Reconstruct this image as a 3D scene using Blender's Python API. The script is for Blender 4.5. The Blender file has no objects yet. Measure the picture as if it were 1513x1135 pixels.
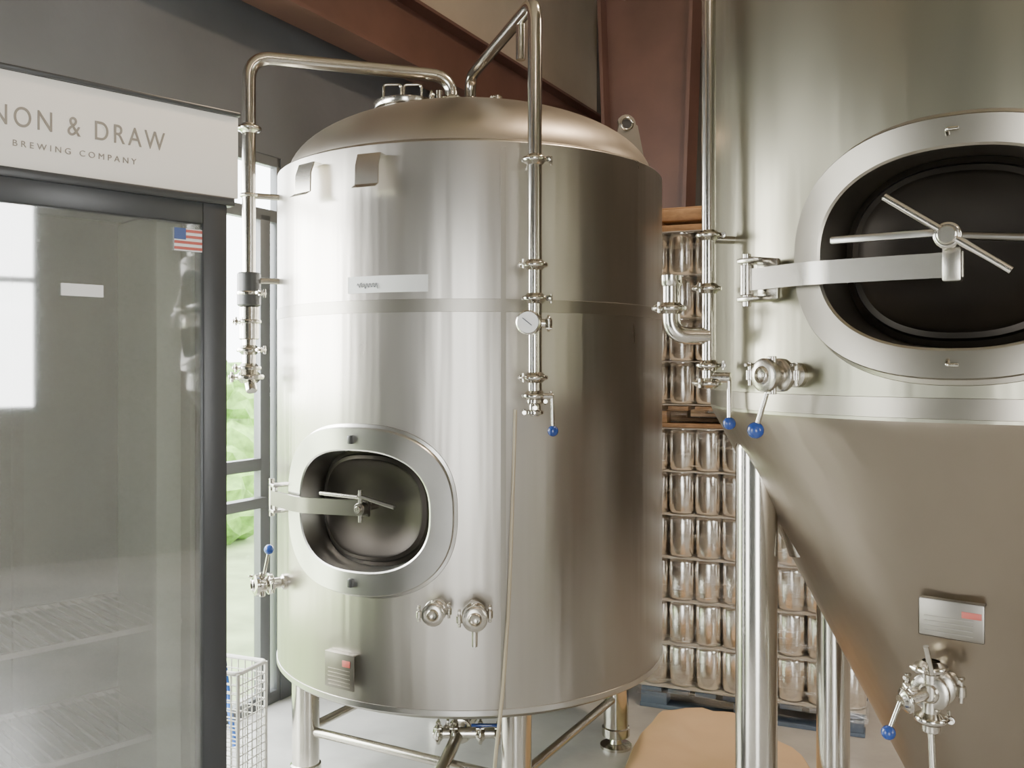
import bpy, bmesh, math, random
from mathutils import Vector, Matrix, noise as mnoise
random.seed(4)
sc = bpy.context.scene
V = Vector

# ------------------------------------------------------------------ materials
def new_mat(name):
    m = bpy.data.materials.new(name); m.use_nodes = True
    nt = m.node_tree; b = nt.nodes['Principled BSDF']
    return m, nt, b
def simple(name, col, rough=0.5, metal=0.0, noise=0.0, nscale=8, bump=0.0, bscale=60, stretch=(1,1,1)):
    m, nt, b = new_mat(name)
    b.inputs['Metallic'].default_value = metal
    b.inputs['Roughness'].default_value = rough
    b.inputs['Base Color'].default_value = (*col, 1)
    tc = nt.nodes.new('ShaderNodeTexCoord'); mp = nt.nodes.new('ShaderNodeMapping')
    mp.inputs['Scale'].default_value = stretch
    nt.links.new(tc.outputs['Object'], mp.inputs['Vector'])
    if noise > 0:
        n = nt.nodes.new('ShaderNodeTexNoise'); n.inputs['Scale'].default_value = nscale; n.inputs['Detail'].default_value = 5
        nt.links.new(mp.outputs['Vector'], n.inputs['Vector'])
        r = nt.nodes.new('ShaderNodeValToRGB')
        r.color_ramp.elements[0].position = 0.3; r.color_ramp.elements[1].position = 0.7
        r.color_ramp.elements[0].color = (*[c*(1-noise) for c in col], 1)
        r.color_ramp.elements[1].color = (*[min(1, c*(1+noise)) for c in col], 1)
        nt.links.new(n.outputs['Fac'], r.inputs['Fac']); nt.links.new(r.outputs['Color'], b.inputs['Base Color'])
    if bump > 0:
        n2 = nt.nodes.new('ShaderNodeTexNoise'); n2.inputs['Scale'].default_value = bscale
        nt.links.new(mp.outputs['Vector'], n2.inputs['Vector'])
        bp = nt.nodes.new('ShaderNodeBump'); bp.inputs['Strength'].default_value = bump; bp.inputs['Distance'].default_value = 0.01
        nt.links.new(n2.outputs['Fac'], bp.inputs['Height']); nt.links.new(bp.outputs['Normal'], b.inputs['Normal'])
    return m
def steel(name, col, r0, r1, aniso=0.5, wav=0.12):
    m, nt, b = new_mat(name)
    b.inputs['Metallic'].default_value = 1
    b.inputs['Anisotropic'].default_value = aniso
    tg = nt.nodes.new('ShaderNodeTangent'); tg.direction_type = 'RADIAL'; tg.axis = 'Z'
    nt.links.new(tg.outputs['Tangent'], b.inputs['Tangent'])
    tc = nt.nodes.new('ShaderNodeTexCoord')
    mp = nt.nodes.new('ShaderNodeMapping'); mp.inputs['Scale'].default_value = (2.5, 2.5, 0.5)
    nt.links.new(tc.outputs['Object'], mp.inputs['Vector'])
    n = nt.nodes.new('ShaderNodeTexNoise'); n.inputs['Scale'].default_value = 1.6; n.inputs['Detail'].default_value = 3
    nt.links.new(mp.outputs['Vector'], n.inputs['Vector'])
    mr = nt.nodes.new('ShaderNodeMapRange'); mr.inputs['From Min'].default_value = .2; mr.inputs['From Max'].default_value = .8
    mr.inputs['To Min'].default_value = r0; mr.inputs['To Max'].default_value = r1
    nt.links.new(n.outputs['Fac'], mr.inputs['Value']); nt.links.new(mr.outputs['Result'], b.inputs['Roughness'])
    r = nt.nodes.new('ShaderNodeValToRGB')
    r.color_ramp.elements[0].position = 0.2; r.color_ramp.elements[1].position = 0.8
    r.color_ramp.elements[0].color = (*[c*.80 for c in col], 1); r.color_ramp.elements[1].color = (*col, 1)
    nt.links.new(n.outputs['Fac'], r.inputs['Fac']); nt.links.new(r.outputs['Color'], b.inputs['Base Color'])
    mp2 = nt.nodes.new('ShaderNodeMapping'); mp2.inputs['Scale'].default_value = (6, 6, 0.3)
    nt.links.new(tc.outputs['Object'], mp2.inputs['Vector'])
    n2 = nt.nodes.new('ShaderNodeTexNoise'); n2.inputs['Scale'].default_value = 1.8; n2.inputs['Detail'].default_value = 2
    nt.links.new(mp2.outputs['Vector'], n2.inputs['Vector'])
    bp = nt.nodes.new('ShaderNodeBump'); bp.inputs['Strength'].default_value = wav; bp.inputs['Distance'].default_value = 0.02
    nt.links.new(n2.outputs['Fac'], bp.inputs['Height']); nt.links.new(bp.outputs['Normal'], b.inputs['Normal'])
    return m

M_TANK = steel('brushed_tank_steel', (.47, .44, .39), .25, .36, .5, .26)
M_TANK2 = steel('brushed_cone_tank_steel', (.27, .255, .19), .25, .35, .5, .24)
M_CONE = steel('cone_steel', (.37, .315, .25), .26, .36, .5, .20)
M_DOME = steel('dome_steel', (.37, .33, .28), .38, .48, .3, .06)
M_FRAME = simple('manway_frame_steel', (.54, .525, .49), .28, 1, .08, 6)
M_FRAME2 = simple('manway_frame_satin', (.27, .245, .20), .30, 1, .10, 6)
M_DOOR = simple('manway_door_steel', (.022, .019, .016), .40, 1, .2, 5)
M_POL = simple('polished_steel', (.58, .55, .49), .16, 1)
M_SAT = simple('satin_steel', (.48, .45, .39), .27, 1)
M_WELD = simple('weld_steel', (.32, .30, .26), .36, 1)
M_DARK = simple('dark_metal', (.05, .05, .05), .4, .6)
M_BLUE = simple('blue_plastic', (.01, .04, .20), .25)
M_TAPE = simple('white_tape', (.72, .73, .72), .6)
M_INK = simple('ink', (.05, .05, .07), .6)
M_RED = simple('red_print', (.40, .08, .06), .5)
M_PLATE = simple('name_plate', (.24, .22, .19), .38, 1)
M_GAUGE = simple('gauge_face', (.85, .85, .82), .3)
M_HOSE = simple('clear_hose', (.42, .36, .25), .3)
M_WALL = simple('charcoal_wall', (.090, .093, .10), .7, 0, .15, 2, .1, 30)
M_WALLB = simple('rear_wall_panel', (.075, .062, .05), .7, 0, .2, 2)
M_WALLR = simple('right_wall_panel', (.12, .10, .075), .7, 0, .25, 1)
M_BEIGE = simple('beige_insulation', (.50, .40, .29), .85, 0, .12, 1.5, .3, 6)
M_CEIL = simple('ceiling_liner', (.32, .26, .20), .9, 0, .1, 1)
M_RUST = simple('brown_oxide_steel', (.10, .046, .033), .55, 0, .2, 3)
M_ALU = simple('window_frame_dark', (.14, .145, .15), .4, .2)
M_CONC = simple('concrete_floor', (.46, .45, .43), .24, 0, .25, 2.2, .06, 40)
M_CARD = simple('kraft_cardboard', (.66, .47, .28), .8, 0, .06, 3, .25, 9)
M_WOOD = simple('blue_pallet_paint', (.09, .12, .17), .6, 0, .3, 5)
M_PINE = simple('pine_wood', (.34, .20, .10), .7, 0, .25, 6, .1, 20, (1, 8, 8))
M_CAN = simple('aluminium_can', (.95, .90, .83), .22, 1, .04, 9)
M_SHEET = simple('layer_sheet', (.50, .47, .42), .6)
M_BLACKF = simple('fridge_black', (.024, .026, .028), .35)
M_FIN = simple('fridge_interior', (.06, .072, .064), .5)
M_FINL = simple('fridge_liner_light', (.42, .47, .37), .45)
M_BANNER = simple('banner_vinyl', (.84, .80, .73), .5)
M_GOLD = simple('banner_letters', (.22, .19, .15), .5)
M_WIRE = simple('white_wire', (.70, .69, .64), .4)
M_SHELF = simple('shelf_wire', (.03, .032, .03), .4)
M_SHELFL = simple('shelf_wire_chrome', (.50, .50, .46), .3, .5)
M_FBLUE = simple('flag_blue', (.04, .07, .2), .5)
M_LEAF = simple('hedge_leaves', (.22, .46, .06), .6, 0, .6, 9, .5, 20)
M_GRASS = simple('outside_ground', (.34, .44, .20), .9, 0, .3, 3)
M_LAMP = simple('lamp_housing', (.3, .3, .3), .4, .5)

def film_mat():
    m = bpy.data.materials.new('stretch_wrap'); m.use_nodes = True; nt = m.node_tree
    nt.nodes.clear()
    o = nt.nodes.new('ShaderNodeOutputMaterial'); t = nt.nodes.new('ShaderNodeBsdfTransparent')
    g = nt.nodes.new('ShaderNodeBsdfGlossy'); g.inputs['Roughness'].default_value = .14
    mx = nt.nodes.new('ShaderNodeMixShader')
    tc = nt.nodes.new('ShaderNodeTexCoord'); mp = nt.nodes.new('ShaderNodeMapping'); mp.inputs['Scale'].default_value = (1.2, 1.2, 12)
    mp.inputs['Rotation'].default_value = (.25, .3, 0)
    n = nt.nodes.new('ShaderNodeTexNoise'); n.inputs['Scale'].default_value = 3; n.inputs['Detail'].default_value = 4
    nt.links.new(tc.outputs['Object'], mp.inputs['Vector']); nt.links.new(mp.outputs['Vector'], n.inputs['Vector'])
    bp = nt.nodes.new('ShaderNodeBump'); bp.inputs['Strength'].default_value = .8; bp.inputs['Distance'].default_value = .04
    nt.links.new(n.outputs['Fac'], bp.inputs['Height']); nt.links.new(bp.outputs['Normal'], g.inputs['Normal'])
    mr = nt.nodes.new('ShaderNodeMapRange'); mr.inputs['From Min'].default_value = .45; mr.inputs['From Max'].default_value = .68
    mr.inputs['To Min'].default_value = .03; mr.inputs['To Max'].default_value = .42
    nt.links.new(n.outputs['Fac'], mr.inputs['Value']); nt.links.new(mr.outputs['Result'], mx.inputs['Fac'])
    nt.links.new(t.outputs[0], mx.inputs[1]); nt.links.new(g.outputs[0], mx.inputs[2]); nt.links.new(mx.outputs[0], o.inputs['Surface'])
    return m
M_FILM = film_mat()
def glass_mat(name, refl, haze, hcol):
    m = bpy.data.materials.new(name); m.use_nodes = True; nt = m.node_tree
    nt.nodes.clear()
    o = nt.nodes.new('ShaderNodeOutputMaterial'); t = nt.nodes.new('ShaderNodeBsdfTransparent')
    g = nt.nodes.new('ShaderNodeBsdfGlossy'); g.inputs['Roughness'].default_value = .03
    d = nt.nodes.new('ShaderNodeBsdfDiffuse'); d.inputs['Color'].default_value = (*hcol, 1)
    m1 = nt.nodes.new('ShaderNodeMixShader'); m1.inputs['Fac'].default_value = refl
    m2 = nt.nodes.new('ShaderNodeMixShader'); m2.inputs['Fac'].default_value = haze
    nt.links.new(t.outputs[0], m1.inputs[1]); nt.links.new(g.outputs[0], m1.inputs[2])
    nt.links.new(m1.outputs[0], m2.inputs[1]); nt.links.new(d.outputs[0], m2.inputs[2])
    nt.links.new(m2.outputs[0], o.inputs['Surface'])
    return m
M_FGLASS = glass_mat('fridge_glass', .30, .10, (.55, .60, .56))  # diffuse share imitates the pale veil of glare over the doors
M_WGLASS = glass_mat('window_glass', .05, .01, (.8, .8, .8))

# ------------------------------------------------------------------ geometry helpers
def root(name, loc=(0, 0, 0), rotz=0):
    e = bpy.data.objects.new(name, None); sc.collection.objects.link(e)
    e.location = loc; e.rotation_euler = (0, 0, rotz); e.empty_display_size = .1
    return e
def finish(name, bm, mat, parent=None, smooth=True, mats=None, angle=40):
    bmesh.ops.recalc_face_normals(bm, faces=bm.faces)
    me = bpy.data.meshes.new(name); bm.to_mesh(me); bm.free()
    ob = bpy.data.objects.new(name, me); sc.collection.objects.link(ob)
    for mm in (mats or [mat]): me.materials.append(mm)
    if smooth:
        me.polygons.foreach_set('use_smooth', [True]*len(me.polygons))
        me.set_sharp_from_angle(angle=math.radians(angle))
    if parent: ob.parent = parent
    return ob
def add_box(bm, c, s, M=None, bevel=0.0):
    r = bmesh.ops.create_cube(bm, size=1)
    vs = r['verts']
    for v in vs: v.co = V((v.co.x*s[0]+c[0], v.co.y*s[1]+c[1], v.co.z*s[2]+c[2]))
    if bevel > 0:
        es = list({e for v in vs for e in v.link_edges})
        rr = bmesh.ops.bevel(bm, geom=es, offset=bevel, segments=2, affect='EDGES', profile=.5)
        vs = list({v for f in rr['faces'] for v in f.verts} | {v for v in vs if v.is_valid})
    if M is not None:
        for v in vs: v.co = M @ v.co
def box(name, c, s, mat, parent=None, M=None, bevel=0.004):
    bm = bmesh.new(); add_box(bm, c, s, M, bevel)
    return finish(name, bm, mat, parent, smooth=bevel > 0)
def lathe(name, prof, mat, parent=None, c=(0, 0, 0), seg=96, axis=None, angle=40):
    bm = bmesh.new(); add_lathe(bm, prof, c, seg, axis)
    return finish(name, bm, mat, parent, angle=angle)
def frame_from(axis):
    a = V(axis).normalized(); h = V((0, 0, 1)) if abs(a.z) < .9 else V((1, 0, 0))
    x = h.cross(a).normalized(); y = a.cross(x)
    return x, y, a
def add_lathe(bm, prof, c=(0, 0, 0), seg=32, axis=None):
    c = V(c); x, y, a = frame_from(axis) if axis is not None else (V((1, 0, 0)), V((0, 1, 0)), V((0, 0, 1)))
    rings = []
    for (r, h) in prof:
        if r < 1e-6: rings.append([bm.verts.new(c+a*h)])
        else: rings.append([bm.verts.new(c+a*h+x*(r*math.cos(2*math.pi*i/seg))+y*(r*math.sin(2*math.pi*i/seg))) for i in range(seg)])
    for A, B in zip(rings, rings[1:]):
        for i in range(seg):
            j = (i+1) % seg
            if len(A) == 1 and len(B) == 1: continue
            if len(A) == 1: bm.faces.new((A[0], B[i], B[j]))
            elif len(B) == 1: bm.faces.new((A[i], A[j], B[0]))
            else: bm.faces.new((A[i], A[j], B[j], B[i]))
def add_cyl(bm, p0, p1, r, seg=24, ch=None):
    p0 = V(p0); p1 = V(p1); L = (p1-p0).length
    if ch is None: ch = min(r, L)*.12
    add_lathe(bm, [(0, 0), (r-ch, 0), (r, ch), (r, L-ch), (r-ch, L), (0, L)], p0, seg, p1-p0)
def cyl(name, p0, p1, r, mat, parent=None, seg=24, ch=None):
    bm = bmesh.new(); add_cyl(bm, p0, p1, r, seg, ch)
    return finish(name, bm, mat, parent)
def fillet(pts, f):
    pts = [V(p) for p in pts]; out = [pts[0]]
    for i in range(1, len(pts)-1):
        p = pts[i]; a = pts[i-1]-p; b = pts[i+1]-p
        d = min(f, a.length*.49, b.length*.49)
        A = p+a.normalized()*d; B = p+b.normalized()*d
        for k in range(9):
            t = k/8; out.append(A*(1-t)**2+p*2*t*(1-t)+B*t*t)
    out.append(pts[-1]); return out
def add_sweep(bm, pts, r, f=.05, seg=16, cap=True):
    P = fillet(pts, f); n = len(P)
    T = [(P[min(i+1, n-1)]-P[max(i-1, 0)]).normalized() for i in range(n)]
    x, y, _ = frame_from(T[0]); rings = []
    for i in range(n):
        x = (x-T[i]*x.dot(T[i])).normalized(); y = T[i].cross(x)
        rings.append([bm.verts.new(P[i]+x*(r*math.cos(2*math.pi*k/seg))+y*(r*math.sin(2*math.pi*k/seg))) for k in range(seg)])
    for A, B in zip(rings, rings[1:]):
        for k in range(seg): bm.faces.new((A[k], A[(k+1) % seg], B[(k+1) % seg], B[k]))
    if cap: bm.faces.new(rings[0][::-1]); bm.faces.new(rings[-1])
def sweep(name, pts, r, mat, parent=None, f=.05, seg=16):
    bm = bmesh.new(); add_sweep(bm, pts, r, f, seg)
    return finish(name, bm, mat, parent, angle=60)
def ball(name, c, r, mat, parent):
    bm = bmesh.new(); bmesh.ops.create_uvsphere(bm, u_segments=24, v_segments=14, radius=r)
    for v in bm.verts: v.co += V(c)
    return finish(name, bm, mat, parent)
class Fr:
    """local frame: r right, u up, n outward"""
    def __init__(s, o, r, u, n): s.o, s.r, s.u, s.n = V(o), V(r).normalized(), V(u).normalized(), V(n).normalized()
    def p(s, a, b, c): return s.o+s.r*a+s.u*b+s.n*c
    def M(s):
        return Matrix(((s.r.x, s.u.x, s.n.x, s.o.x), (s.r.y, s.u.y, s.n.y, s.o.y), (s.r.z, s.u.z, s.n.z, s.o.z), (0, 0, 0, 1)))
def tank_frame(cx, cy, R, phi, z):
    p = math.radians(phi); n = V((-math.sin(p), -math.cos(p), 0)); r = V((math.cos(p), -math.sin(p), 0))
    return Fr(V((cx, cy, z))+n*R, r, (0, 0, 1), n)
def torus_ring(name, p, axis, R, r, mat, parent, seg=32):
    x, y, a = frame_from(axis)
    bm = bmesh.new(); rings = []
    for i in range(seg):
        t = 2*math.pi*i/seg; d = x*math.cos(t)+y*math.sin(t)
        rings.append([bm.verts.new(V(p)+d*(R+r*math.cos(2*math.pi*k/10))+a*(r*math.sin(2*math.pi*k/10))) for k in range(10)])
    for i in range(seg):
        A, B = rings[i], rings[(i+1) % seg]
        for k in range(10): bm.faces.new((A[k], A[(k+1) % 10], B[(k+1) % 10], B[k]))
    return finish(name, bm, mat, parent)
def clamp(name, p, axis, r, parent, side=(1, 0, 0), mat=None):
    """tri-clamp: two ferrules, clamp band and wing-nut bolt"""
    p = V(p); a = V(axis).normalized(); bm = bmesh.new()
    w = r*.45
    add_lathe(bm, [(r*.9, -w*1.6), (r*1.0, -w*1.5), (r*1.35, -w*.7), (r*1.65, -w*.6), (r*1.75, -w*.3), (r*1.75, w*.3), (r*1.65, w*.6), (r*1.35, w*.7), (r*1.0, w*1.5), (r*.9, w*1.6)], p, 28, a)
    s = V(side).normalized(); t = a.cross(s).normalized()
    q = p+s*r*1.9
    add_cyl(bm, q-t*r*.8, q+t*r*1.3, r*.22, 10)
    add_cyl(bm, q+t*r*1.1-a*r*.6, q+t*r*1.1+a*r*.6, r*.18, 10)
    add_cyl(bm, q-t*r*.3, q+t*r*.3, r*.42, 12)
    return finish(name, bm, mat or M_POL, parent)
def handle(prefix, a, b, parent, r=.006, br=.019):
    sweep(prefix+'_rod', [a, b], r, M_POL, parent)
    ball(prefix+'_ball', V(b), br, M_BLUE, parent)

def se(a, b, n, t):
    c, s = math.cos(t), math.sin(t)
    return a*math.copysign(abs(c)**(2/n), c), b*math.copysign(abs(s)**(2/n), s)
def shell(name, cx, cy, R, z0, z1, mat, parent, hole=None, N=288, dz=.018):
    bm = bmesh.new(); nz = int((z1-z0)/dz); rows = []
    for k in range(nz+1):
        z = z0+(z1-z0)*k/nz
        rows.append([bm.verts.new((cx+R*math.cos(2*math.pi*i/N), cy+R*math.sin(2*math.pi*i/N), z)) for i in range(N)])
    for k in range(nz):
        for i in range(N):
            j = (i+1) % N
            if hole:
                phi0, zc, hw, hh, n = hole
                th = 2*math.pi*(i+.5)/N; phi = math.atan2(-math.cos(th), -math.sin(th))
                d = (phi-math.radians(phi0)+math.pi) % (2*math.pi)-math.pi
                zz = z0+(z1-z0)*(k+.5)/nz-zc
                if abs(d*R/hw)**n+abs(zz/hh)**n < 1: continue
            bm.faces.new((rows[k][i], rows[k][j], rows[k+1][j], rows[k+1][i]))
    return finish(name, bm, mat, parent)
def manway(prefix, cx, cy, R, phi0, zc, hw, hh, band, parent, n=2.5, fm=None, pad=0.0):
    NT = 128
    def ring(bm, a, b, dr):
        out = []
        for i in range(NT):
            u, v = se(a, b, n, 2*math.pi*i/NT)
            ph = math.radians(phi0)-u/R
            out.append(bm.verts.new((cx-(R+dr)*math.sin(ph), cy-(R+dr)*math.cos(ph), zc+v)))
        return out
    def loft(bm, L):
        for A, B in zip(L, L[1:]):
            for i in range(NT): bm.faces.new((A[i], A[(i+1) % NT], B[(i+1) % NT], B[i]))
    bm = bmesh.new()
    prof = [(-.016-pad, -.004), (-.013-pad, .004), (-.003, .006), (-.002, .026), (.001, .030), (band*.55, .027), (band-.006, .024), (band-.001, .020), (band, -.05), (band, -.085)]
    loft(bm, [ring(bm, hw-i, hh-i, d) for i, d in prof])
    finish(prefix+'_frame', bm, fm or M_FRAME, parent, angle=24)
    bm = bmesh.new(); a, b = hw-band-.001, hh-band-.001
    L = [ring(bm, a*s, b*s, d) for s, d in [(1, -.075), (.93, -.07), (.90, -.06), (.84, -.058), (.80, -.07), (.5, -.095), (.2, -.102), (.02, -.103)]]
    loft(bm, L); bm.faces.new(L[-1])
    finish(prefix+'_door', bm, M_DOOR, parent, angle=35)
def patch(name, cx, cy, R, ph0, ph1, z0, z1, dr, mat, parent, th=.002, n=16):
    bm = bmesh.new(); rows = []
    for i in range(n+1):
        p = math.radians(ph0+(ph1-ph0)*i/n); q = []
        for (rr, z) in ((R+dr-th, z0), (R+dr, z0), (R+dr, z1), (R+dr-th, z1)):
            q.append(bm.verts.new((cx-rr*math.sin(p), cy-rr*math.cos(p), z)))
        rows.append(q)
    for A, B in zip(rows, rows[1:]):
        for k in range(4): bm.faces.new((A[k], A[(k+1) % 4], B[(k+1) % 4], B[k]))
    bm.faces.new(rows[0]); bm.faces.new(rows[-1][::-1])
    return finish(name, bm, mat, parent, angle=30)
def small_valve(prefix, fr, s, parent, hdl=None, face=True, mat=None):
    """butterfly / sample valve growing along frame normal"""
    bm = bmesh.new()
    add_lathe(bm, [(.030*s, -.01), (.030*s, .012*s), (.020*s, .02*s), (.020*s, .045*s), (.036*s, .050*s), (.040*s, .054*s), (.040*s, .066*s), (.036*s, .07*s),
                   (.026*s, .073*s), (.028*s, .078*s), (.028*s, .098*s), (.036*s, .101*s), (.040*s, .105*s), (.040*s, .116*s), (.034*s, .12*s), (.022*s, .121*s), (.020*s, .126*s), (.018*s, .128*s), (.015*s, .12*s), (0, .112*s)], fr.o, 32, fr.n)
    for sg, c in ((1, .06), (-1, .111)):
        q = fr.p(.048*s*sg, 0, c*s)
        add_cyl(bm, q-fr.u*.025*s, q+fr.u*.03*s, .005*s, 10)
        add_cyl(bm, q+fr.u*.024*s-fr.n*.016*s, q+fr.u*.024*s+fr.n*.016*s, .0045*s, 8)
        add_cyl(bm, q-fr.u*.012*s, q+fr.u*.012*s, .010*s, 12)
    add_cyl(bm, fr.p(0, -.045*s, .088*s), fr.p(0, .045*s, .088*s), .011*s, 14)
    finish(prefix+'_body', bm, mat or M_POL, parent)
    if hdl is not None:
        handle(prefix+'_handle', fr.p(0, 0, .088*s)+(V(hdl)-fr.p(0, 0, .088*s)).normalized()*.03*s, V(hdl), parent)

# ================================================================== ROOM
A0 = V((-1.3, 4.4, 0)); T = V((.47, .8827, 0)).normalized(); Nn = V((T.y, -T.x, 0))
RM = Matrix(((T.x, Nn.x, 0, A0.x), (T.y, Nn.y, 0, A0.y), (0, 0, 1, 0), (0, 0, 0, 1)))   # (s, n, z)->world
S0, S1, N1, H = -8.0, 4.4, 7.5, 5.2
def rbox(name, s, n, z, mat, parent=None, bevel=0):
    return box(name, ((s[0]+s[1])/2, (n[0]+n[1])/2, (z[0]+z[1])/2), (abs(s[1]-s[0]), abs(n[1]-n[0]), abs(z[1]-z[0])), mat, parent, RM, bevel)
rbox('floor', (S0-.2, S1+.2), (-.2, N1+.2), (-.1, 0), M_CONC)
rbox('ceiling', (S0-.2, S1+.2), (-.2, N1+.2), (H, H+.1), M_CEIL)
wl = root('wall_left')
rbox('solid', (.27, S1), (-.05, 0), (0, 3.55), M_WALL, wl)
rbox('header', (S0, .27), (-.05, 0), (2.75, 3.55), M_WALL, wl)
rbox('upper', (S0, S1), (-.05, 0), (3.55, H), M_BEIGE, wl)
rbox('end', (S0, -6.1), (-.05, 0), (0, 2.75), M_WALL, wl)
rbox('wall_back', (S1, S1+.15), (-.15, N1+.15), (0, H), M_WALLB)
wr = root('wall_right')
WS0, WS1, WZ0, WZ1 = -2.75, -1.8, 1.3, 3.6
rbox('panel_a', (S0, WS0), (N1, N1+.1), (0, H), M_WALLR, wr)
rbox('panel_b', (WS1, S1), (N1, N1+.1), (0, H), M_WALLR, wr)
rbox('panel_c', (WS0, WS1), (N1, N1+.1), (0, WZ0), M_WALLR, wr)
rbox('panel_d', (WS0, WS1), (N1, N1+.1), (WZ1, H), M_WALLR, wr)
wf = root('wall_front')
rbox('lower', (S0-.15, S0), (-.15, 4.2), (0, H), M_WALL, wf)
rbox('right', (S0-.15, S0), (6.4, N1+.15), (0, H), M_WALLR, wf)
rbox('top', (S0-.15, S0), (4.2, 6.4), (3.0, H), M_WALLR, wf)
# storefront glazing
wn = root('window_1')
ks = [.02, -1.2, -2.4, -3.6, -4.8, -6.0]
bm = bmesh.new()
def wb(s, z, n=(-.05, -.005)): add_box(bm, ((s[0]+s[1])/2, (n[0]+n[1])/2, (z[0]+z[1])/2), (s[1]-s[0], n[1]-n[0], z[1]-z[0]), RM, .003)
wb((.13, .20), (0, 2.45)); wb((.245, .27), (0, 2.75))
for k in ks[1:]: wb((k-.03, k+.03), (0, 2.75))
for z in (.0, 2.42, 2.70): wb((-6.1, .27), (z, z+.06))
wb((-1.2, .14), (1.18, 1.24)); wb((-1.2, .14), (1.0, 1.05), (-.03, .03))
finish('frame', bm, M_ALU, wn, angle=30)
rbox('glass', (-6.05, .25), (-.035, -.029), (.05, 2.72), M_WGLASS, wn)
# unseen window added in the right wall, for glare on the fridge glass
w2 = root('added_side_window'); bm = bmesh.new()
for s in ((WS0, WS0+.05), (WS1-.05, WS1), ((WS0+WS1)/2-.02, (WS0+WS1)/2+.02)): wb(s, (WZ0, WZ1), (N1+.01, N1+.06))
for z in (WZ0, WZ1-.05, 2.4): wb((WS0, WS1), (z, z+.05), (N1+.01, N1+.06))
finish('frame', bm, M_ALU, w2, angle=30)
rbox('glass', (WS0+.02, WS1-.02), (N1+.03, N1+.036), (WZ0+.02, WZ1-.02), M_WGLASS, w2)
# outside
rbox('outside_ground', (S0, S1+6), (-9, -.2), (-.12, -.02), M_GRASS)
hb = root('hedge')
bm = bmesh.new()
for i in range(170):
    s = random.uniform(-7, 8); n = random.uniform(-4.6, -3.4); z = random.uniform(.2, 1.4); r = random.uniform(.25, .5)
    res = bmesh.ops.create_icosphere(bm, subdivisions=3, radius=r)
    c = RM @ V((s, n, z))
    for v in res['verts']: v.co = v.co*(1+random.uniform(-.16, .16))+c
finish('foliage', bm, M_LEAF, hb, smooth=False)

# beams + column
def hbeam(name, p0, p1, h, w, mat, t=.02, par=None):
    p0, p1 = V(p0), V(p1); d = (p1-p0); L = d.length; d.normalize(); s = V((-d.y, d.x, 0)).normalized()
    u = V((0, 0, 1))
    Mx = Matrix(((d.x, s.x, u.x, p0.x), (d.y, s.y, u.y, p0.y), (d.z, s.z, u.z, p0.z), (0, 0, 0, 1)))
    bm = bmesh.new()
    add_box(bm, (L/2, 0, 0), (L, t, h), Mx); add_box(bm, (L/2, 0, h/2), (L, w, t), Mx); add_box(bm, (L/2, 0, -h/2), (L, w, t), Mx)
    return finish(name, bm, mat, par, smooth=False)
def R3(s, n, z): return RM @ V((s, n, z))
hbeam('steel_beam', R3(-4, .22, 3.58), R3(4.3, .22, 3.58), .36, .2, M_RUST)
hbeam('steel_beam.001', R3(3.9, .5, 4.5), R3(3.9, 7, 4.5), .4, .22, M_RUST)
# tapered column of the rigid frame
col = root('steel_column'); bm = bmesh.new()
fc = Matrix(((Nn.x, T.x, 0, .97), (Nn.y, T.y, 0, 6.45), (0, 0, 1, 0), (0, 0, 0, 1)))
for side in (-1, 1):
    q = []
    for (x, z) in ((.17, 0), (.36, H)):
        for y in (-.11, .11):
            for e in (0, .025): q.append(bm.verts.new(fc @ V((side*(x+e), y, z))))
    for f in ((0, 1, 3, 2), (4, 6, 7, 5), (0, 2, 6, 4), (1, 5, 7, 3), (0, 4, 5, 1), (2, 3, 7, 6)): bm.faces.new([q[i] for i in f])
q = [bm.verts.new(fc @ V(c)) for c in ((-.18, 0, 0), (.18, 0, 0), (.37, 0, H), (-.37, 0, H))]; bm.faces.new(q)
finish('web_and_flanges', bm, M_RUST, col, smooth=False)
box('base_plate', (0, 0, .012), (.5, .3, .024), M_RUST, col, fc)

# ================================================================== TANK 1 (brite tank)
cx, cy, R = -.172, 3.886, .80
ZB, ZT = .515, 2.46
t1 = root('bright_beer_tank')
def P1(phi, z, dr=0): return tank_frame(cx, cy, R, phi, z).p(0, 0, dr)
MW1 = (27.0, 1.197, .352, .287, .080)
shell('cladding', cx, cy, R, ZB, ZT, M_TANK, t1, hole=(MW1[0], MW1[1], MW1[2]-.03, MW1[3]-.03, 2.5))
lathe('top_rim', [(R-.001, ZT-.004), (R-.001, ZT), (R-.006, ZT+.006), (R-.035, ZT+.018), (R-.05, ZT+.02)], M_TANK, t1, (cx, cy, 0), 192, angle=60)
prof = [(R-.045, ZT-.02)]
for i in range(0, 25):
    a = math.radians(90*i/24); prof.append(((R-.04)*math.cos(a) if i < 24 else 0, ZT+.31*math.sin(a)))
lathe('dome', prof, M_DOME, t1, (cx, cy, 0), 160, angle=60)
lathe('bottom_dish', [(R, ZB), (R-.004, ZB-.008), (R-.03, ZB-.014), (R-.05, ZB-.03), (.6, ZB-.075), (.3, ZB-.11), (0, ZB-.12)], M_WELD, t1, (cx, cy, 0), 160, angle=60)
lathe('girth_weld', [(R-.002, 1.88), (R+.0015, 1.882), (R+.0015, 1.925), (R-.002, 1.927)], M_WELD, t1, (cx, cy, 0), 192)
lathe('bottom_band', [(R-.002, ZB-.004), (R+.003, ZB), (R+.003, ZB+.018), (R-.002, ZB+.02)], M_FRAME, t1, (cx, cy, 0), 192)
patch('vertical_seam', cx, cy, R, -10.9, -9.6, ZB+.02, ZT-.02, .002, M_WELD, t1, .004, 3)
manway('manway', cx, cy, R, *MW1, t1)
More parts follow.
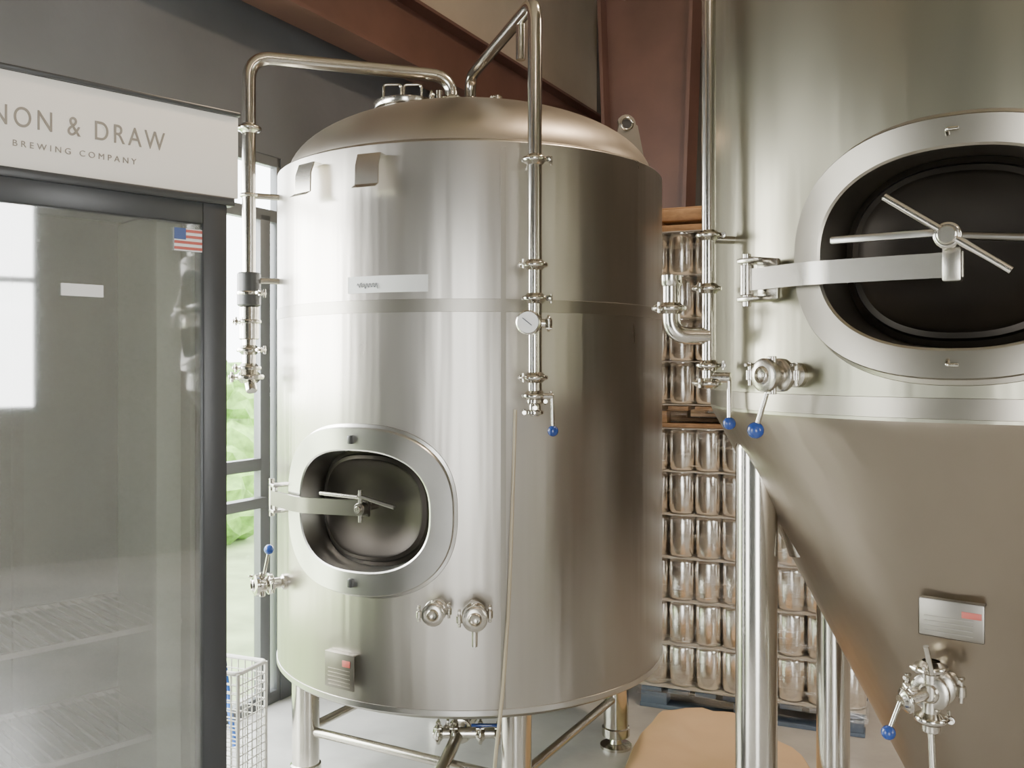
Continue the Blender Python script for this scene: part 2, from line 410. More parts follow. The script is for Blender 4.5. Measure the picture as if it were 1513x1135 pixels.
# manway hinge / arm / handle
f = tank_frame(cx, cy, R, 55, 1.205)
M = f.M()
box('manway_hinge', (-.035, 0, .055), (.05, .11, .014), M_FRAME, t1, M)
for k in (-1, 1): box('manway_hinge_lug_%d' % (k+2), (-.02, k*.048, .035), (.05, .012, .075), M_FRAME, t1, M)
cyl('manway_hinge_pin', f.p(-.045, -.07, .06), f.p(-.045, .07, .06), .010, M_POL, t1)
fc1 = tank_frame(cx, cy, R, 26, 1.2)
pa, pb = f.p(-.035, 0, .062), fc1.p(.03, .005, -.005)
pm = tank_frame(cx, cy, R, 44, 1.2).p(0, 0, .052)
def strap(name, pts, h, th, mat, parent):
    bm = bmesh.new(); P = fillet(pts, .05); rows = []
    for i, p in enumerate(P):
        d = (P[min(i+1, len(P)-1)]-P[max(i-1, 0)]).normalized(); s = d.cross(V((0, 0, 1))).normalized()
        rows.append([bm.verts.new(p+s*(th/2*a)+V((0, 0, h/2*b))) for a, b in ((-1, -1), (1, -1), (1, 1), (-1, 1))])
    for A, B in zip(rows, rows[1:]):
        for k in range(4): bm.faces.new((A[k], A[(k+1) % 4], B[(k+1) % 4], B[k]))
    bm.faces.new(rows[0]); bm.faces.new(rows[-1][::-1])
    return finish(name, bm, mat, parent, angle=30)
M_ARM = simple('manway_arm_steel', (.17, .16, .14), .3, 1)
strap('manway_arm', [pa, pm, pb], .055, .012, M_ARM, t1)
cyl('manway_screw', fc1.p(0.01, .005, -.08), fc1.p(0.01, .005, .04), .012, M_SAT, t1)
cyl('manway_hub', fc1.p(0.01, .005, .0), fc1.p(0.01, .005, .03), .022, M_ARM, t1)
sweep('manway_spoke_1', [fc1.p(-.16, .05, .02), fc1.p(.01, .045, .02)], .007, M_SAT, t1)
sweep('manway_spoke_2', [fc1.p(.0, .05, .02), fc1.p(.15, .02, .02)], .007, M_ARM, t1)
sweep('manway_spoke_3', [fc1.p(.01, .07, .02), fc1.p(.01, -.04, .02)], .007, M_ARM, t1)
fm1 = tank_frame(cx, cy, R, 27.5, 1.197).M()
for k in (-1, 1): box('manway_latch_%d' % (k+2), (0, k*.247, .032), (.018, .03, .02), M_DARK, t1, fm1)
# J-brackets (ladder hooks)
for i, ph in enumerate((42, 22)):
    g = tank_frame(cx, cy, R, ph, 2.36)
    bm = bmesh.new(); path = [(.06, .002), (.062, .035), (.02, .05), (-.045, .052), (-.06, .075)]
    rows = []
    for (b, c) in path:
        rows.append([bm.verts.new(g.p(a, b, c+e)) for a, e in ((-.045, 0), (.045, 0), (.045, .006), (-.045, .006))])
    for A, B in zip(rows, rows[1:]):
        for k in range(4): bm.faces.new((A[k], A[(k+1) % 4], B[(k+1) % 4], B[k]))
    bm.faces.new(rows[0]); bm.faces.new(rows[-1][::-1])
    finish('ladder_hook_%d' % (i+1), bm, M_SAT, t1, angle=20)
# tape label with scribble
patch('tape_label', cx, cy, R, 8, 30, 1.950, 2.008, .003, M_TAPE, t1)
bm = bmesh.new(); pts = []
for i in range(26):
    ph = 27-6*i/25; pts.append(P1(ph, 1.976+.008*math.sin(i*1.7)*(1 if i % 5 else 1.6), .005))
add_sweep(bm, pts, .0011, .002, 6); finish('label_writing', bm, M_INK, t1)
# nameplate
g = tank_frame(cx, cy, R, 31.5, .635); M = g.M()
box('nameplate', (0, 0, .022), (.135, .125, .006), M_PLATE, t1, M)
box('nameplate_bracket', (0, .06, .008), (.135, .006, .035), M_PLATE, t1, M)
box('nameplate_logo', (.035, .030, .027), (.035, .022, .003), M_RED, t1, M, .001)
for k in range(5): box('nameplate_line_%d' % k, (0, .005-.014*k, .026), (.10, .002, .002), M_WELD, t1, M, 0)
# ports on body
small_valve('port_valve_1', tank_frame(cx, cy, R, 5.5, .885), .95, t1, mat=M_SAT)
small_valve('port_valve_2', tank_frame(cx, cy, R, -3.2, .875), 1.05, t1, mat=M_SAT)
g = tank_frame(cx, cy, R, -3.2, .875); cyl('port_valve_2_spout', g.p(0, -.03, .085), g.p(0, -.10, .085), .010, M_POL, t1)
g = tank_frame(cx, cy, R, 60, .875); small_valve('sample_valve', g, 1.0, t1, g.p(.03, .135, .07))
# left CIP pipe
lp = V((-1.022, 3.55, 0)); zt = 2.90
sweep('left_pipe', [lp+V((0, 0, 1.66)), lp+V((0, 0, zt)), V((-.25, 3.80, zt)), V((-.25, 3.80, 2.72))], .026, M_POL, t1, .09, 20)
for i, z in enumerate((2.62, 1.98, 1.87, 1.76, 1.69)): clamp('left_pipe_clamp_%d' % i, lp+V((0, 0, z)), (0, 0, 1), .027, t1, (1 if i % 2 else -1, -.4, 0))
cyl('left_pipe_joint', lp+V((0, 0, 1.93)), lp+V((0, 0, 2.06)), .045, M_DARK, t1)
cyl('left_pipe_joint_lower', lp+V((0, 0, 1.80)), lp+V((0, 0, 1.93)), .038, M_POL, t1)
for i, z in enumerate((2.36, 2.03)):
    a = lp+V((0, 0, z)); d = (V((cx, cy, z))-a).normalized()
    sweep('left_pipe_bracket_%d' % i, [a, a+d*.14], .012, M_SAT, t1)
    torus_ring('left_pipe_bracket_ring_%d' % i, a, (0, 0, 1), .03, .007, M_SAT, t1)
clamp('left_pipe_end', lp+V((0, 0, 1.655)), (0, 0, 1), .033, t1, (-1, -.3, 0))
cyl('left_pipe_spout', lp+V((0, 0, 1.66)), lp+V((.02, -.03, 1.60)), .022, M_POL, t1)
# front pipe
fp = V((.075, 3.0, 0)); zt2 = 2.90
sweep('front_pipe', [fp+V((0, 0, 1.60)), fp+V((0, 0, zt2)), V((-.175, 3.83, zt2+.01)), V((-.175, 3.83, 2.72))], .0235, M_POL, t1, .07, 20)
for i, z in enumerate((2.375, 2.03, 1.92, 1.66, 1.60)): clamp('front_pipe_clamp_%d' % i, fp+V((0, 0, z)), (0, 0, 1), .025, t1, (1 if i % 2 == 0 else -1, -.3, 0))
for i, z in enumerate((2.375, 1.93)):
    a = fp+V((0, 0, z)); sweep('front_pipe_bracket_%d' % i, [a, a+V((-.02, .13, 0))], .011, M_SAT, t1)
sweep('top_pipe_branch', [V((.03, 3.17, zt2+.0)), V((.03, 3.17, zt2-.14))], .016, M_POL, t1)
# gauge
gz = 1.838
cyl('gauge_tee', fp+V((0, 0, gz)), fp+V((-.02, -.05, gz)), .012, M_POL, t1)
cyl('gauge_case', fp+V((-.018, -.045, gz)), fp+V((-.024, -.078, gz)), .040, M_POL, t1, 36)
cyl('gauge_dial', fp+V((-.024, -.076, gz)), fp+V((-.0245, -.0805, gz)), .034, M_GAUGE, t1, 36)
sweep('gauge_needle', [fp+V((-.042, -.083, gz+.014)), fp+V((-.012, -.083, gz-.01))], .0015, M_INK, t1)
clamp('gauge_clamp', fp+V((.045, 0, gz)), (1, 0, 0), .016, t1, (0, -1, 0))
cyl('gauge_side_port', fp+V((0, 0, gz)), fp+V((.05, 0, gz)), .015, M_POL, t1)
small_valve('front_valve', Fr(fp+V((0, 0, 1.625)), (1, 0, 0), (0, 1, 0), (0, 0, -1)), .72, t1)
handle('front_valve_handle', fp+V((.055, -.03, 1.60)), fp+V((.058, -.035, 1.487)), t1, .006, .018)
cyl('front_valve_stem', fp+V((0, -.02, 1.60)), fp+V((.06, -.03, 1.60)), .010, M_POL, t1)
# dome fittings
lathe('dome_hatch', [(.10, -.05), (.10, .02), (.128, .022), (.132, .03), (.132, .045), (.12, .05), (.05, .062), (0, .064)], M_POL, t1, (-.42, 3.66, 2.70), 48)
hp = V((-.42, 3.66, 2.755))
for k in (-1, 1): sweep('dome_hatch_handle_%d' % (k+2), [hp+V((k*.04-.05, -.03, 0)), hp+V((k*.04-.05, -.03, .06)), hp+V((k*.04+.02, -.03, .06)), hp+V((k*.04+.02, -.03, 0))], .005, M_POL, t1, .015)
cyl('dome_hatch_bolt', hp+V((.13, -.02, -.03)), hp+V((.13, -.02, .04)), .012, M_POL, t1)
for i, (x, y) in enumerate(((-.25, 3.80), (-.175, 3.83))):
    clamp('dome_port_%d' % i, (x, y, 2.80), (0, 0, 1), .03, t1, (-1 if i == 0 else 1, -.3, 0))
    cyl('dome_nozzle_%d' % i, (x, y, 2.70), (x, y, 2.79), .027, M_SAT, t1)
small_valve('dome_relief', Fr((-.06, 3.75, 2.745), (1, 0, 0), (0, 1, 0), (0, 0, 1)), .5, t1)
clamp('dome_side_port', (-.33, 3.76, 2.80), (1, 0, 0), .018, t1, (0, -1, 0))
# lifting lug
bm = bmesh.new()
lb = V((.50, 4.0, 2.53)); d = V((.985, .17, 0)).normalized()
bmx = Matrix(((d.x, -d.y, 0, lb.x), (d.y, d.x, 0, lb.y), (0, 0, 1, lb.z), (0, 0, 0, 1)))
out = [(-.085, 0), (-.035, .22)]+[(.042*math.cos(a), .225+.042*math.sin(a)) for a in [math.radians(160-20*i) for i in range(9)]]+[(.05, .22), (.10, -.02)]
va = [bm.verts.new(bmx @ V((x, -.007, z))) for x, z in out]; vb = [bm.verts.new(bmx @ V((x, .007, z))) for x, z in out]
bm.faces.new(va); bm.faces.new(vb[::-1])
for i in range(len(out)): j = (i+1) % len(out); bm.faces.new((va[i], va[j], vb[j], vb[i]))
finish('lifting_lug', bm, M_DOME, t1, angle=30)
torus_ring('lifting_lug_eye', bmx @ V((0, -.008, .225)), d.cross(V((0, 0, 1))), .026, .006, M_POL, t1)
cyl('lifting_lug_hole', bmx @ V((0, -.0085, .225)), bmx @ V((0, .0085, .225)), .022, M_DARK, t1)
# legs and cross-bars
L1 = {'left': (-.885, 3.685), 'front': (.029, 3.203), 'right': (.511, 4.087), 'rear': (-.373, 4.569)}
for k, (x, y) in L1.items():
    d = (V((cx, cy, 0))-V((x, y, 0)))*.07
    lathe('leg_'+k, [(.055, .05), (.055, ZB-.02)], M_POL, t1, (x+d.x, y+d.y, 0), 32)
    lathe('foot_'+k, [(0, .0), (.07, 0), (.07, .012), (.03, .02), (.022, .04), (.05, .05), (.062, .055), (.062, .09), (.055, .095)], M_POL, t1, (x+d.x, y+d.y, 0), 32)
ks = ['left', 'front', 'right', 'rear']
for i in range(4):
    a, b = L1[ks[i]], L1[ks[(i+1) % 4]]
    f_ = lambda p: V((p[0]+(cx-p[0])*.07, p[1]+(cy-p[1])*.07, .225))
    sweep('cross_bar_%d' % i, [f_(a), f_(b)], .018, M_SAT, t1)
# drain assembly
sweep('drain_pipe', [(cx, cy, .42), (cx, cy, .30), (-.20, 3.50, .30), (-.27, 3.25, .22)], .024, M_SAT, t1, .06)
for i, p in enumerate(((-.185, 3.66, .30), (-.20, 3.5, .30))): clamp('drain_clamp_%d' % i, p, (0, 1, 0), .028, t1, (-1, 0, .2))
sweep('drain_cross', [(-.30, 3.48, .30), (-.05, 3.48, .30)], .020, M_POL, t1)
for i, x in enumerate((-.28, -.22, -.12, -.05)): clamp('drain_cross_clamp_%d' % i, (x, 3.48, .30), (1, 0, 0), .024, t1, (0, -.4, 1))
box('drain_handle', (-.10, 3.44, .345), (.11, .018, .010), M_BLUE, t1)
# sample hose hanging along the seam
sweep('hanging_hose', [P1(-13, 1.55, .015), P1(-12.5, 1.3, .012), P1(-11.5, .9, .012), P1(-10, .6, .016), (-.06, 3.05, .35), (-.065, 3.10, .14), (-.05, 3.2, .05)], .0065, M_HOSE, t1, .08, 10)

# ================================================================== TANK 2 (conical fermenter)
c2x, c2y, R2 = 1.305, 2.466, .75
ZC, ZT2 = 1.583, 3.35
t2 = root('conical_fermenter_tank')
def T2(phi, z, r=R2): return tank_frame(c2x, c2y, r, phi, z)
MW2 = (33.4, 1.935, .335, .262, .062)
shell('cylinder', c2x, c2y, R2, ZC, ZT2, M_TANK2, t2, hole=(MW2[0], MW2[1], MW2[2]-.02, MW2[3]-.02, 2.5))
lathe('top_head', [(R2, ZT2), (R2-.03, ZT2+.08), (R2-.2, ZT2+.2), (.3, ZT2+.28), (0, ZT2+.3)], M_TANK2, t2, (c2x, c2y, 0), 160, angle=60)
lathe('cone', [(R2, ZC+.002), (R2-.004, ZC-.01), (R2-.018, ZC-.035)]+[(R2-(ZC-z)*.526, z) for z in [1.5-.05*i for i in range(25)]]+[(.055, .26), (.05, .24)], M_CONE, t2, (c2x, c2y, 0), 192, angle=60)
lathe('cone_weld', [(R2-.002, ZC+.006), (R2+.002, ZC+.008), (R2+.002, ZC+.05), (R2-.002, ZC+.052)], M_FRAME2, t2, (c2x, c2y, 0), 192)
lathe('cone_outlet', [(.05, .25), (.05, .20), (.07, .195), (.07, .17), (.05, .165), (.05, .14), (0, .14)], M_POL, t2, (c2x, c2y, 0), 48)
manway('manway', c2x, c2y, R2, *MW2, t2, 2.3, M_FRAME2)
f = T2(64, 1.90); M = f.M()
box('manway_hinge_plate', (-.01, 0, .03), (.07, .095, .012), M_SAT, t2, M)
for k in (-1, 1): box('manway_hinge_lug_%d' % (k+2), (-.03, k*.045, .05), (.06, .012, .07), M_SAT, t2, M)
cyl('manway_hinge_pin', f.p(-.045, -.062, .065), f.p(-.045, .062, .065), .010, M_POL, t2)
cyl('manway_hinge_barrel', f.p(-.045, -.036, .065), f.p(-.045, .036, .065), .016, M_SAT, t2)
g = T2(33.4, 1.90)
strap('manway_arm', [f.p(-.04, 0, .065), T2(54, 1.9).p(0, 0, .07), g.p(.02, 0, .03)], .05, .010, M_SAT, t2)
box('manway_arm_end', (.0, 0, .035), (.035, .068, .03), M_SAT, t2, g.M())
h = T2(33.4, 1.955)
cyl('manway_screw', h.p(-.005, 0, -.09), h.p(-.005, 0, .07), .013, M_POL, t2)
torus_ring('manway_hub', h.p(-.005, 0, .065), h.n, .020, .007, M_POL, t2)
cyl('manway_hub_core', h.p(-.005, 0, .045), h.p(-.005, 0, .08), .018, M_SAT, t2)
sweep('manway_spoke_1', [h.p(-.12, .085, .075), h.p(.105, -.075, .06)], .008, M_POL, t2)
box('manway_bar', (-.12, .012, .02), (.24, .016, .012), M_FRAME, t2, h.M())
sweep('manway_spoke_2', [h.p(.0, .0, .06), h.p(.20, -.02, .04)], .008, M_ARM, t2)
hm = T2(33.4, 1.935)
for k in (-1, 1): sweep('manway_latch_%d' % (k+2), [hm.p(-.01, k*.222, .02), hm.p(-.01, k*.222+.012*k, .04), hm.p(.012, k*.222+.012*k, .04)], .004, M_POL, t2, .005)
g = T2(60, 1.678); small_valve('sample_valve', g, .95, t2, (.552, 2.07, 1.553), mat=M_SAT)
# down-pipe
pp = V((.500, 2.322, 0))
sweep('down_pipe', [pp+V((0, 0, 1.66)), pp+V((0, 0, 3.3)), V((.9, 2.40, 3.75)), V((1.3, 2.46, 3.75)), V((1.3, 2.46, 3.6))], .0175, M_POL, t2, .08, 18)
for i, z in enumerate((2.03, 1.895, 1.70, 1.655)): clamp('down_pipe_clamp_%d' % i, pp+V((0, 0, z)), (0, 0, 1), .019, t2, (1 if i % 2 == 0 else -1, -.3, 0))
for i, z in enumerate((2.02, 2.75)): sweep('down_pipe_bracket_%d' % i, [pp+V((0, 0, z)), pp+V((.10, .02, z))], .010, M_SAT, t2)
sweep('elbow_pipe', [pp+V((0, 0, 1.775)), pp+V((-.095, 0, 1.775)), pp+V((-.095, 0, 1.92))], .022, M_POL, t2, .07, 20)
lathe('elbow_open_end', [(.022, -.02), (.026, -.015), (.026, .008), (.019, .008), (.018, -.03)], M_POL, t2, pp+V((-.095, 0, 1.92)), 24)
clamp('elbow_clamp', pp+V((-.095, 0, 1.845)), (0, 0, 1), .022, t2, (-1, -.2, 0))
cyl('down_pipe_valve', pp+V((0, 0, 1.67)), pp+V((.05, -.03, 1.67)), .013, M_POL, t2)
handle('down_pipe_handle', pp+V((.045, -.03, 1.67)), pp+V((.043, -.04, 1.555)), t2, .006, .016)
# cone nameplate
n2 = V((-math.sin(math.radians(37)), -math.cos(math.radians(37)), 0))
g = Fr(V((c2x, c2y, 1.135))+n2*.52, (math.cos(math.radians(37)), -math.sin(math.radians(37)), 0), (0, 0, 1), n2); M = g.M()
box('nameplate', (0, 0, .03), (.135, .085, .005), M_PLATE, t2, M)
box('nameplate_bracket', (0, .04, .0), (.135, .006, .06), M_PLATE, t2, M)
box('nameplate_logo', (.042, .016, .0335), (.04, .014, .002), M_RED, t2, M, .0005)
for k in range(4): box('nameplate_line_%d' % k, (-.005, .003-.011*k, .033), (.10, .002, .002), M_WELD, t2, M, 0)
# cone racking valve
g = T2(42, .96, .42); small_valve('racking_valve', g, 1.05, t2, mat=M_SAT)
vb_ = g.p(0, 0, .11)
clamp('racking_clamp_top', vb_+V((0, 0, .055)), (0, 0, 1), .021, t2, (-1, -.3, 0))
cyl('racking_body_vertical', vb_+V((0, 0, -.09)), vb_+V((0, 0, .06)), .020, M_SAT, t2)
clamp('racking_clamp_bottom', vb_+V((0, 0, -.06)), (0, 0, 1), .021, t2, (1, -.3, 0))
sweep('racking_lever', [vb_+V((-.012, -.03, .05)), vb_+V((-.03, -.04, .115))], .006, M_POL, t2)
sweep('racking_side', [vb_, vb_+V((-.075, -.01, -.02))], .015, M_SAT, t2)
clamp('racking_clamp_side', vb_+V((-.06, -.008, -.016)), (1, .1, .2), .017, t2, (0, -.3, 1))
handle('racking_handle', vb_+V((-.075, -.01, -.02)), vb_+V((-.105, -.02, -.085)), t2, .005, .016)
sweep('racking_spout', [vb_+V((0, 0, -.08)), vb_+V((.0, -.01, -.18))], .008, M_SAT, t2)
# legs
for k, (x, y) in {'left': (.655, 2.45), 'rear': (1.10, 3.13), 'front': (1.47, 1.83), 'right': (1.96, 2.5)}.items():
    lathe('leg_'+k, [(.055, .05), (.055, 1.48), (.05, 1.50), (.03, 1.515), (0, 1.52)], M_POL, t2, (x, y, 0), 40)
    lathe('foot_'+k, [(0, .0), (.075, 0), (.075, .012), (.03, .02), (.022, .04), (.05, .05), (.062, .055), (.062, .09), (.055, .095)], M_POL, t2, (x, y, 0), 32)
    d = (V((c2x, c2y, 0))-V((x, y, 0))).normalized()
    sweep('leg_gusset_'+k, [V((x, y, 1.44)), V((x, y, 1.44))+d*.06+V((0, 0, -.02)), V((x, y, 1.2))+d*.13], .042, M_SAT, t2, .05, 20)

# ================================================================== PALLETS OF CANS
a_, b_ = V((.637, 4.56, 0)), V((1.60, 4.16, 0))
ex = (b_-a_).normalized(); ey = V((-ex.y, ex.x, 0))
PM = Matrix(((ex.x, ey.x, 0, a_.x), (ex.y, ey.y, 0, a_.y), (0, 0, 1, 0), (0, 0, 0, 1)))
W, D = 1.05, 1.10
def can_pallet(name, zb, layers, pal_mat, offs=0):
    r = root(name)
    bm = bmesh.new()
    for y in (.05, D/2, D-.05):
        for x in (.07, W/2, W-.07): add_box(bm, (x, y, zb+.05), (.13, .09, .06), PM, .003)
        add_box(bm, (W/2, y, zb+.01), (W, .09, .02), PM, .002)
    for i in range(8): add_box(bm, (.06+i*(W-.12)/7, D/2, zb+.095), (.1, D, .022), PM, .002)
    finish('pallet_deck', bm, pal_mat, r, angle=30)
    bm = bmesh.new(); cr = W/8/2; ch = .213; z0 = zb+.112
    prof = [(0, .006), (cr*.80, .004), (cr*.88, 0), (cr*.98, .012), (cr*.98, .180), (cr*.94, .190), (cr*.86, .199), (cr*.87, .204), (cr*.80, .202), (0, .196)]
    ny = 8
    for l in range(layers):
        for i in range(8):
            for j in range(ny):
                if i in (0, 7) or j in (0, ny-1) or l == layers-1:
                    c = PM @ V((cr+i*2*cr+random.uniform(-.003, .003), cr+.012+j*2*cr, z0+l*ch+.006))
                    add_lathe(bm, prof, c, 20)
    finish('cans', bm, M_CAN, r, angle=35)
    bm = bmesh.new()
    for l in range(layers+1): add_box(bm, (W/2, D/2, z0+l*ch), (W+.004, D+.004, .004), PM)
    finish('layer_sheets', bm, M_SHEET, r, smooth=False)
    bm = bmesh.new(); g = .014; nx = 24; nz = 24; H_ = layers*ch
    def wall(p0, p1):
        grid = []
        for i in range(nx+1):
            q = p0.lerp(p1, i/nx)
            col_ = []
            for k in range(nz+1):
                t = k/nz; pinch = .004*math.sin(k*1.3+i*.4)
                nrm = (p1-p0).cross(V((0, 0, 1))).normalized()
                col_.append(bm.verts.new(PM @ (q+V((0, 0, z0-.06+t*(H_+.06)))+nrm*pinch)))
            grid.append(col_)
        for i in range(nx):
            for k in range(nz): bm.faces.new((grid[i][k], grid[i+1][k], grid[i+1][k+1], grid[i][k+1]))
    c4 = [V((-g, -g, 0)), V((W+g, -g, 0)), V((W+g, D+g, 0)), V((-g, D+g, 0))]
    for i in range(4): wall(c4[i], c4[(i+1) % 4])
    finish('stretch_wrap', bm, M_FILM, r)
    return z0+H_
top = can_pallet('pallet_of_cans', 0, 6, M_WOOD)
top2 = can_pallet('pallet_of_cans.001', top+.004, 4, M_PINE)
tf = root('wooden_top_frame'); bm = bmesh.new()
for y in (.05, D-.05): add_box(bm, (W/2, y, top2+.018), (W, .09, .03), PM, .003)
for x in (.05, W/2, W-.05): add_box(bm, (x, D/2, top2+.046), (.1, D, .025), PM, .003)
finish('boards', bm, M_PINE, tf, angle=30)
bx = root('cardboard_flat'); bm = bmesh.new()
add_box(bm, (.22, .3, top2+.09), (.4, .5, .06), PM, .01); add_box(bm, (.22, .3, top2+.125), (.36, .46, .012), PM, .004)
finish('folded_stack', bm, M_PINE, bx)

# ================================================================== KRAFT PAPER SACK ON FLOOR
cb = root('kraft_paper_sack')
out = [(.62, 4.04), (.70, 4.16), (.95, 4.15), (1.08, 3.95), (1.20, 3.62), (1.12, 3.42), (.92, 3.12), (.62, 3.02), (.36, 3.12), (.40, 3.45), (.50, 3.8)]
def smooth_loop(P, n):
    for _ in range(n):
        Q = []
        for i in range(len(P)):
            a, b = P[i], P[(i+1) % len(P)]
            Q += [(a[0]*.78+b[0]*.22, a[1]*.78+b[1]*.22), (a[0]*.22+b[0]*.78, a[1]*.22+b[1]*.78)]
        P = Q
    return P
P = smooth_loop(out, 2); cxx = sum(p[0] for p in P)/len(P); cyy = sum(p[1] for p in P)/len(P)
bm = bmesh.new(); rows = []
for s, z in ((.97, .002), (1.0, .02), (1.0, .10), (.99, .12), (.96, .135), (.85, .145), (.7, .15), (.55, .155), (.4, .155), (.25, .155), (.1, .155), (.02, .155)):
    row = []
    for x, y in P:
        X, Y = cxx+(x-cxx)*s, cyy+(y-cyy)*s
        dz = .045*mnoise.noise(V((X*3.2, Y*2.2, 1.3)))+.022*mnoise.noise(V((X*9, Y*7, 4))) if z > .1 else 0
        row.append(bm.verts.new((X, Y, z+dz)))
    rows.append(row)
for A, B in zip(rows, rows[1:]):
    for i in range(len(P)): bm.faces.new((A[i], A[(i+1) % len(P)], B[(i+1) % len(P)], B[i]))
bm.faces.new(rows[0]); bm.faces.new(rows[-1])
finish('body', bm, M_CARD, cb, angle=25)

# ================================================================== FRIDGE
fr = root('glass_door_fridge', (-.777, 2.52, 0), math.radians(45))
FW, FD, FH = 1.42, .68, 2.40
box('back_panel', (-FW/2, FD-.02, FH/2), (FW, .04, FH), M_FIN, fr)
box('side_right', (-.02, FD/2+.03, FH/2), (.04, FD-.06, FH), M_BLACKF, fr)
box('side_left', (-FW+.02, FD/2+.03, FH/2), (.04, FD-.06, FH), M_BLACKF, fr)
box('top_box', (-FW/2, FD/2+.02, 2.28), (FW, FD-.04, .24), M_BLACKF, fr)
box('base_box', (-FW/2, FD/2+.02, .14), (FW, FD-.04, .24), M_BLACKF, fr)
for i, x in enumerate((-.08, -FW+.08)): 
    for j, y in enumerate((.1, FD-.08)): cyl('foot_%d_%d' % (i, j), (x, y, 0), (x, y, .03), .025, M_DARK, fr)
box('banner', (-FW/2+.012, .006, 2.275), (FW+.024, .012, .225), M_BANNER, fr, None, .002)
box('banner_trim_top', (-FW/2+.012, .004, 2.394), (FW+.03, .03, .012), M_BLACKF, fr)
box('banner_trim_bottom', (-FW/2+.005, .008, 2.150), (FW+.01, .035, .024), M_BLACKF, fr)
box('interior_liner_right', (-.05, FD/2+.05, 1.2), (.015, FD-.14, 1.9), M_FINL, fr)
box('interior_liner_back', (-FW/2, FD-.05, 1.2), (FW-.1, .01, 1.9), M_FIN, fr)
box('lamp_post_right', (-.135, .10, 1.2), (.07, .03, 1.9), M_FINL, fr)
box('mullion_post', (-FW/2, .09, 1.2), (.09, .04, 1.9), M_FIN, fr)
box('shelf_standard_1', (-.36, FD-.08, 1.2), (.03, .02, 1.85), M_SHELF, fr)
box('shelf_standard_2', (-.62, FD-.08, 1.2), (.05, .02, 1.85), M_SHELF, fr)
for d, (x0, x1) in enumerate(((-.70, -.01), (-1.41, -.72))):
    bm = bmesh.new(); w = .07; y = .0
    add_box(bm, (x0+w/2, y+.02, 1.2), (w, .045, 1.9), None, .004); add_box(bm, (x1-w/2, y+.02, 1.2), (w, .045, 1.9), None, .004)
    add_box(bm, ((x0+x1)/2, y+.02, 2.115), (x1-x0-2*w, .045, .07), None, .004); add_box(bm, ((x0+x1)/2, y+.02, .29), (x1-x0-2*w, .045, .08), None, .004)
    finish('door_%d_frame' % (d+1), bm, M_BLACKF, fr)
    box('door_%d_glass' % (d+1), ((x0+x1)/2, .012, 1.2), (x1-x0-.10, .006, 1.78), M_FGLASS, fr, None, 0)
    hx = x0+.03 if d == 0 else x1-.03
    sweep('door_%d_handle' % (d+1), [(hx, 0, 1.0), (hx, -.045, 1.0), (hx, -.045, 1.4), (hx, 0, 1.4)], .009, M_DARK, fr, .02)
bm = bmesh.new()
for z in (.40, .68, .98):
    for y in (.15, .58): add_box(bm, (-FW/2, y, z), (FW-.14, .010, .014))
    for i in range(40): x = -FW+.09+i*(FW-.18)/39; add_box(bm, (x, .365, z+.004), (.005, .43, .005))
finish('wire_shelves', bm, M_SHELFL, fr, smooth=False)
def text(name, body, size, loc, mat, parent, spacing=1.2, align='RIGHT', sx=1):
    cu = bpy.data.curves.new(name, 'FONT'); cu.body = body; cu.size = size; cu.align_x = align; cu.space_character = spacing; cu.extrude = .001
    cu.materials.append(mat)
    o = bpy.data.objects.new(name, cu); sc.collection.objects.link(o); o.location = loc; o.rotation_euler = (math.radians(90), 0, 0); o.parent = parent
    o.scale = (sx, 1, 1)
text('banner_text', 'CANNON & DRAW', .068, (-.185, -.001, 2.260), M_GOLD, fr, 1.3, sx=.76)
text('banner_text_small', 'BREWING COMPANY', .021, (-.26, -.001, 2.213), M_GOLD, fr, 1.6)
box('flag_sticker_white', (-.115, .006, 2.035), (.085, .003, .06), M_TAPE, fr, None, 0)
for i in range(4): box('flag_stripe_%d' % i, (-.115, .004, 2.012+i*.0155), (.085, .002, .0075), M_RED, fr, None, 0)
box('flag_canton', (-.142, .0035, 2.05), (.032, .002, .03), M_FBLUE, fr, None, 0)
box('door_label', (-.39, .006, 1.885), (.10, .003, .03), M_TAPE, fr, None, 0)

# wire basket between fridge and tank
wb_ = root('wire_basket'); bm = bmesh.new()
bo = V((-1.14, 3.16, 0)); bd = V((.93, -.37, 0)).normalized(); bn = V((.37, .93, 0)).normalized()
BW = .235
def BP(a, b, z): return bo+bd*a+bn*b+V((0, 0, z))
for z in [.05+.03*i for i in range(20)]:
    for b in (0, .15): add_sweep(bm, [BP(0, b, z), BP(BW, b, z)], .0025, 0, 6)
    for a in (0, BW): add_sweep(bm, [BP(a, 0, z), BP(a, .15, z)], .0025, 0, 6)
for i in range(9):
    for b in (0, .15): add_sweep(bm, [BP(BW/8*i, b, .0), BP(BW/8*i, b, .66)], .0025 if 0 < i < 8 else .007, 0, 6)
for i in range(1, 6):
    for a in (0, BW): add_sweep(bm, [BP(a, .025*i, .05), BP(a, .025*i, .66)], .0025, 0, 6)
add_sweep(bm, [BP(0, 0, .66), BP(BW, 0, .66), BP(BW, .15, .66), BP(0, .15, .66), BP(0, 0, .66)], .008, .02, 8)
finish('wire_mesh', bm, M_WIRE, wb_)
bh = root('blue_hose'); sweep('tube', [(-1.34, 4.15, 1.12), (-1.33, 4.12, .9), (-1.29, 4.08, .4), (-1.23, 4.05, .013)], .012, simple('blue_rubber', (.02, .12, .5), .4), bh, .1, 10)

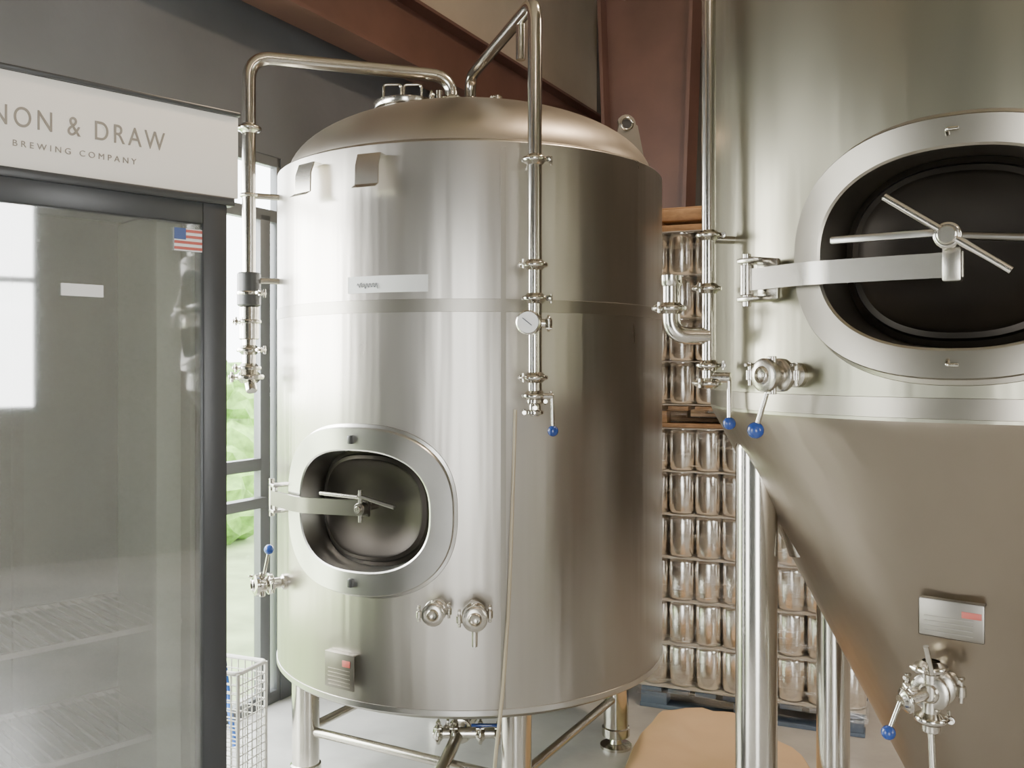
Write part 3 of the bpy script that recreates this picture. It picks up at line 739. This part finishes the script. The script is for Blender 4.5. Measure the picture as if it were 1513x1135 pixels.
# ================================================================== LIGHTS
def area(name, loc, target, sx, sy, power, col):
    l = bpy.data.lights.new(name, 'AREA'); l.shape = 'RECTANGLE'; l.size = sx; l.size_y = sy; l.energy = power; l.color = col
    o = bpy.data.objects.new(name, l); sc.collection.objects.link(o); o.location = loc
    o.rotation_euler = (V(target)-V(loc)).to_track_quat('-Z', 'Y').to_euler()
c = RM @ V((-2.2, -.5, 2.1)); area('daylight_storefront_sky', c, c+Nn, 3.4, 1.2, 560, (1.0, 1.0, .97))
c = RM @ V((-2.2, -.5, .95)); area('daylight_storefront_lawn', c, c+Nn, 3.4, 1.1, 150, (.92, 1.0, .76))
c = RM @ V((S0-.2, 5.3, 1.55)); area('added_warm_fill', c, c+T, 2.1, 2.8, 30, (1.0, .86, .68))  # unseen warm source added behind the camera, for reflections on the tanks
c = RM @ V(((WS0+WS1)/2, N1+.12, (WZ0+WZ1)/2)); area('added_side_window_light', c, c-Nn, WS1-WS0, WZ1-WZ0, 60, (1.0, .95, .85))  # added light filling the added window, mirrored in glass and steel
# unseen high-bay lamps added as light, the first to brighten the cans
for i, (s, n, e) in enumerate(((.2, 3.0, 110), (-4.5, 5.2, 40), (2.4, 5.0, 70))):
    p = RM @ V((s, n, 4.6)); r = root('added_bay_lamp' + ('' if i == 0 else '.%03d' % i))
    lathe('housing', [(.05, .3), (.08, .22), (.22, .04), (.23, 0), (.21, .01), (.07, .2)], M_LAMP, r, p, 40)
    cyl('suspension', p+V((0, 0, .28)), p+V((0, 0, H-4.6)), .01, M_DARK, r)
    l = bpy.data.lights.new('added_lamp_disk', 'AREA'); l.shape = 'DISK'; l.size = .38; l.energy = e; l.color = (1, .78, .55)
    o = bpy.data.objects.new('bulb', l); sc.collection.objects.link(o); o.location = p+V((0, 0, .0)); o.parent = r
w = bpy.data.worlds.new('World'); sc.world = w; w.use_nodes = True
bg = w.node_tree.nodes['Background']; bg.inputs['Color'].default_value = (.94, .98, 1, 1); bg.inputs['Strength'].default_value = 19.0
try: sc.view_settings.look = 'AgX - Medium Low Contrast'
except Exception as e: print(e)

# ================================================================== CAMERA
cam = bpy.data.cameras.new('camera'); co = bpy.data.objects.new('camera', cam); sc.collection.objects.link(co)
co.location = (0, 0, 1.7); co.rotation_euler = (math.radians(90), 0, 0)
cam.sensor_width = 36; cam.lens = 1350/1513*36; cam.shift_y = -27.5/1513; cam.clip_start = .05
sc.camera = co
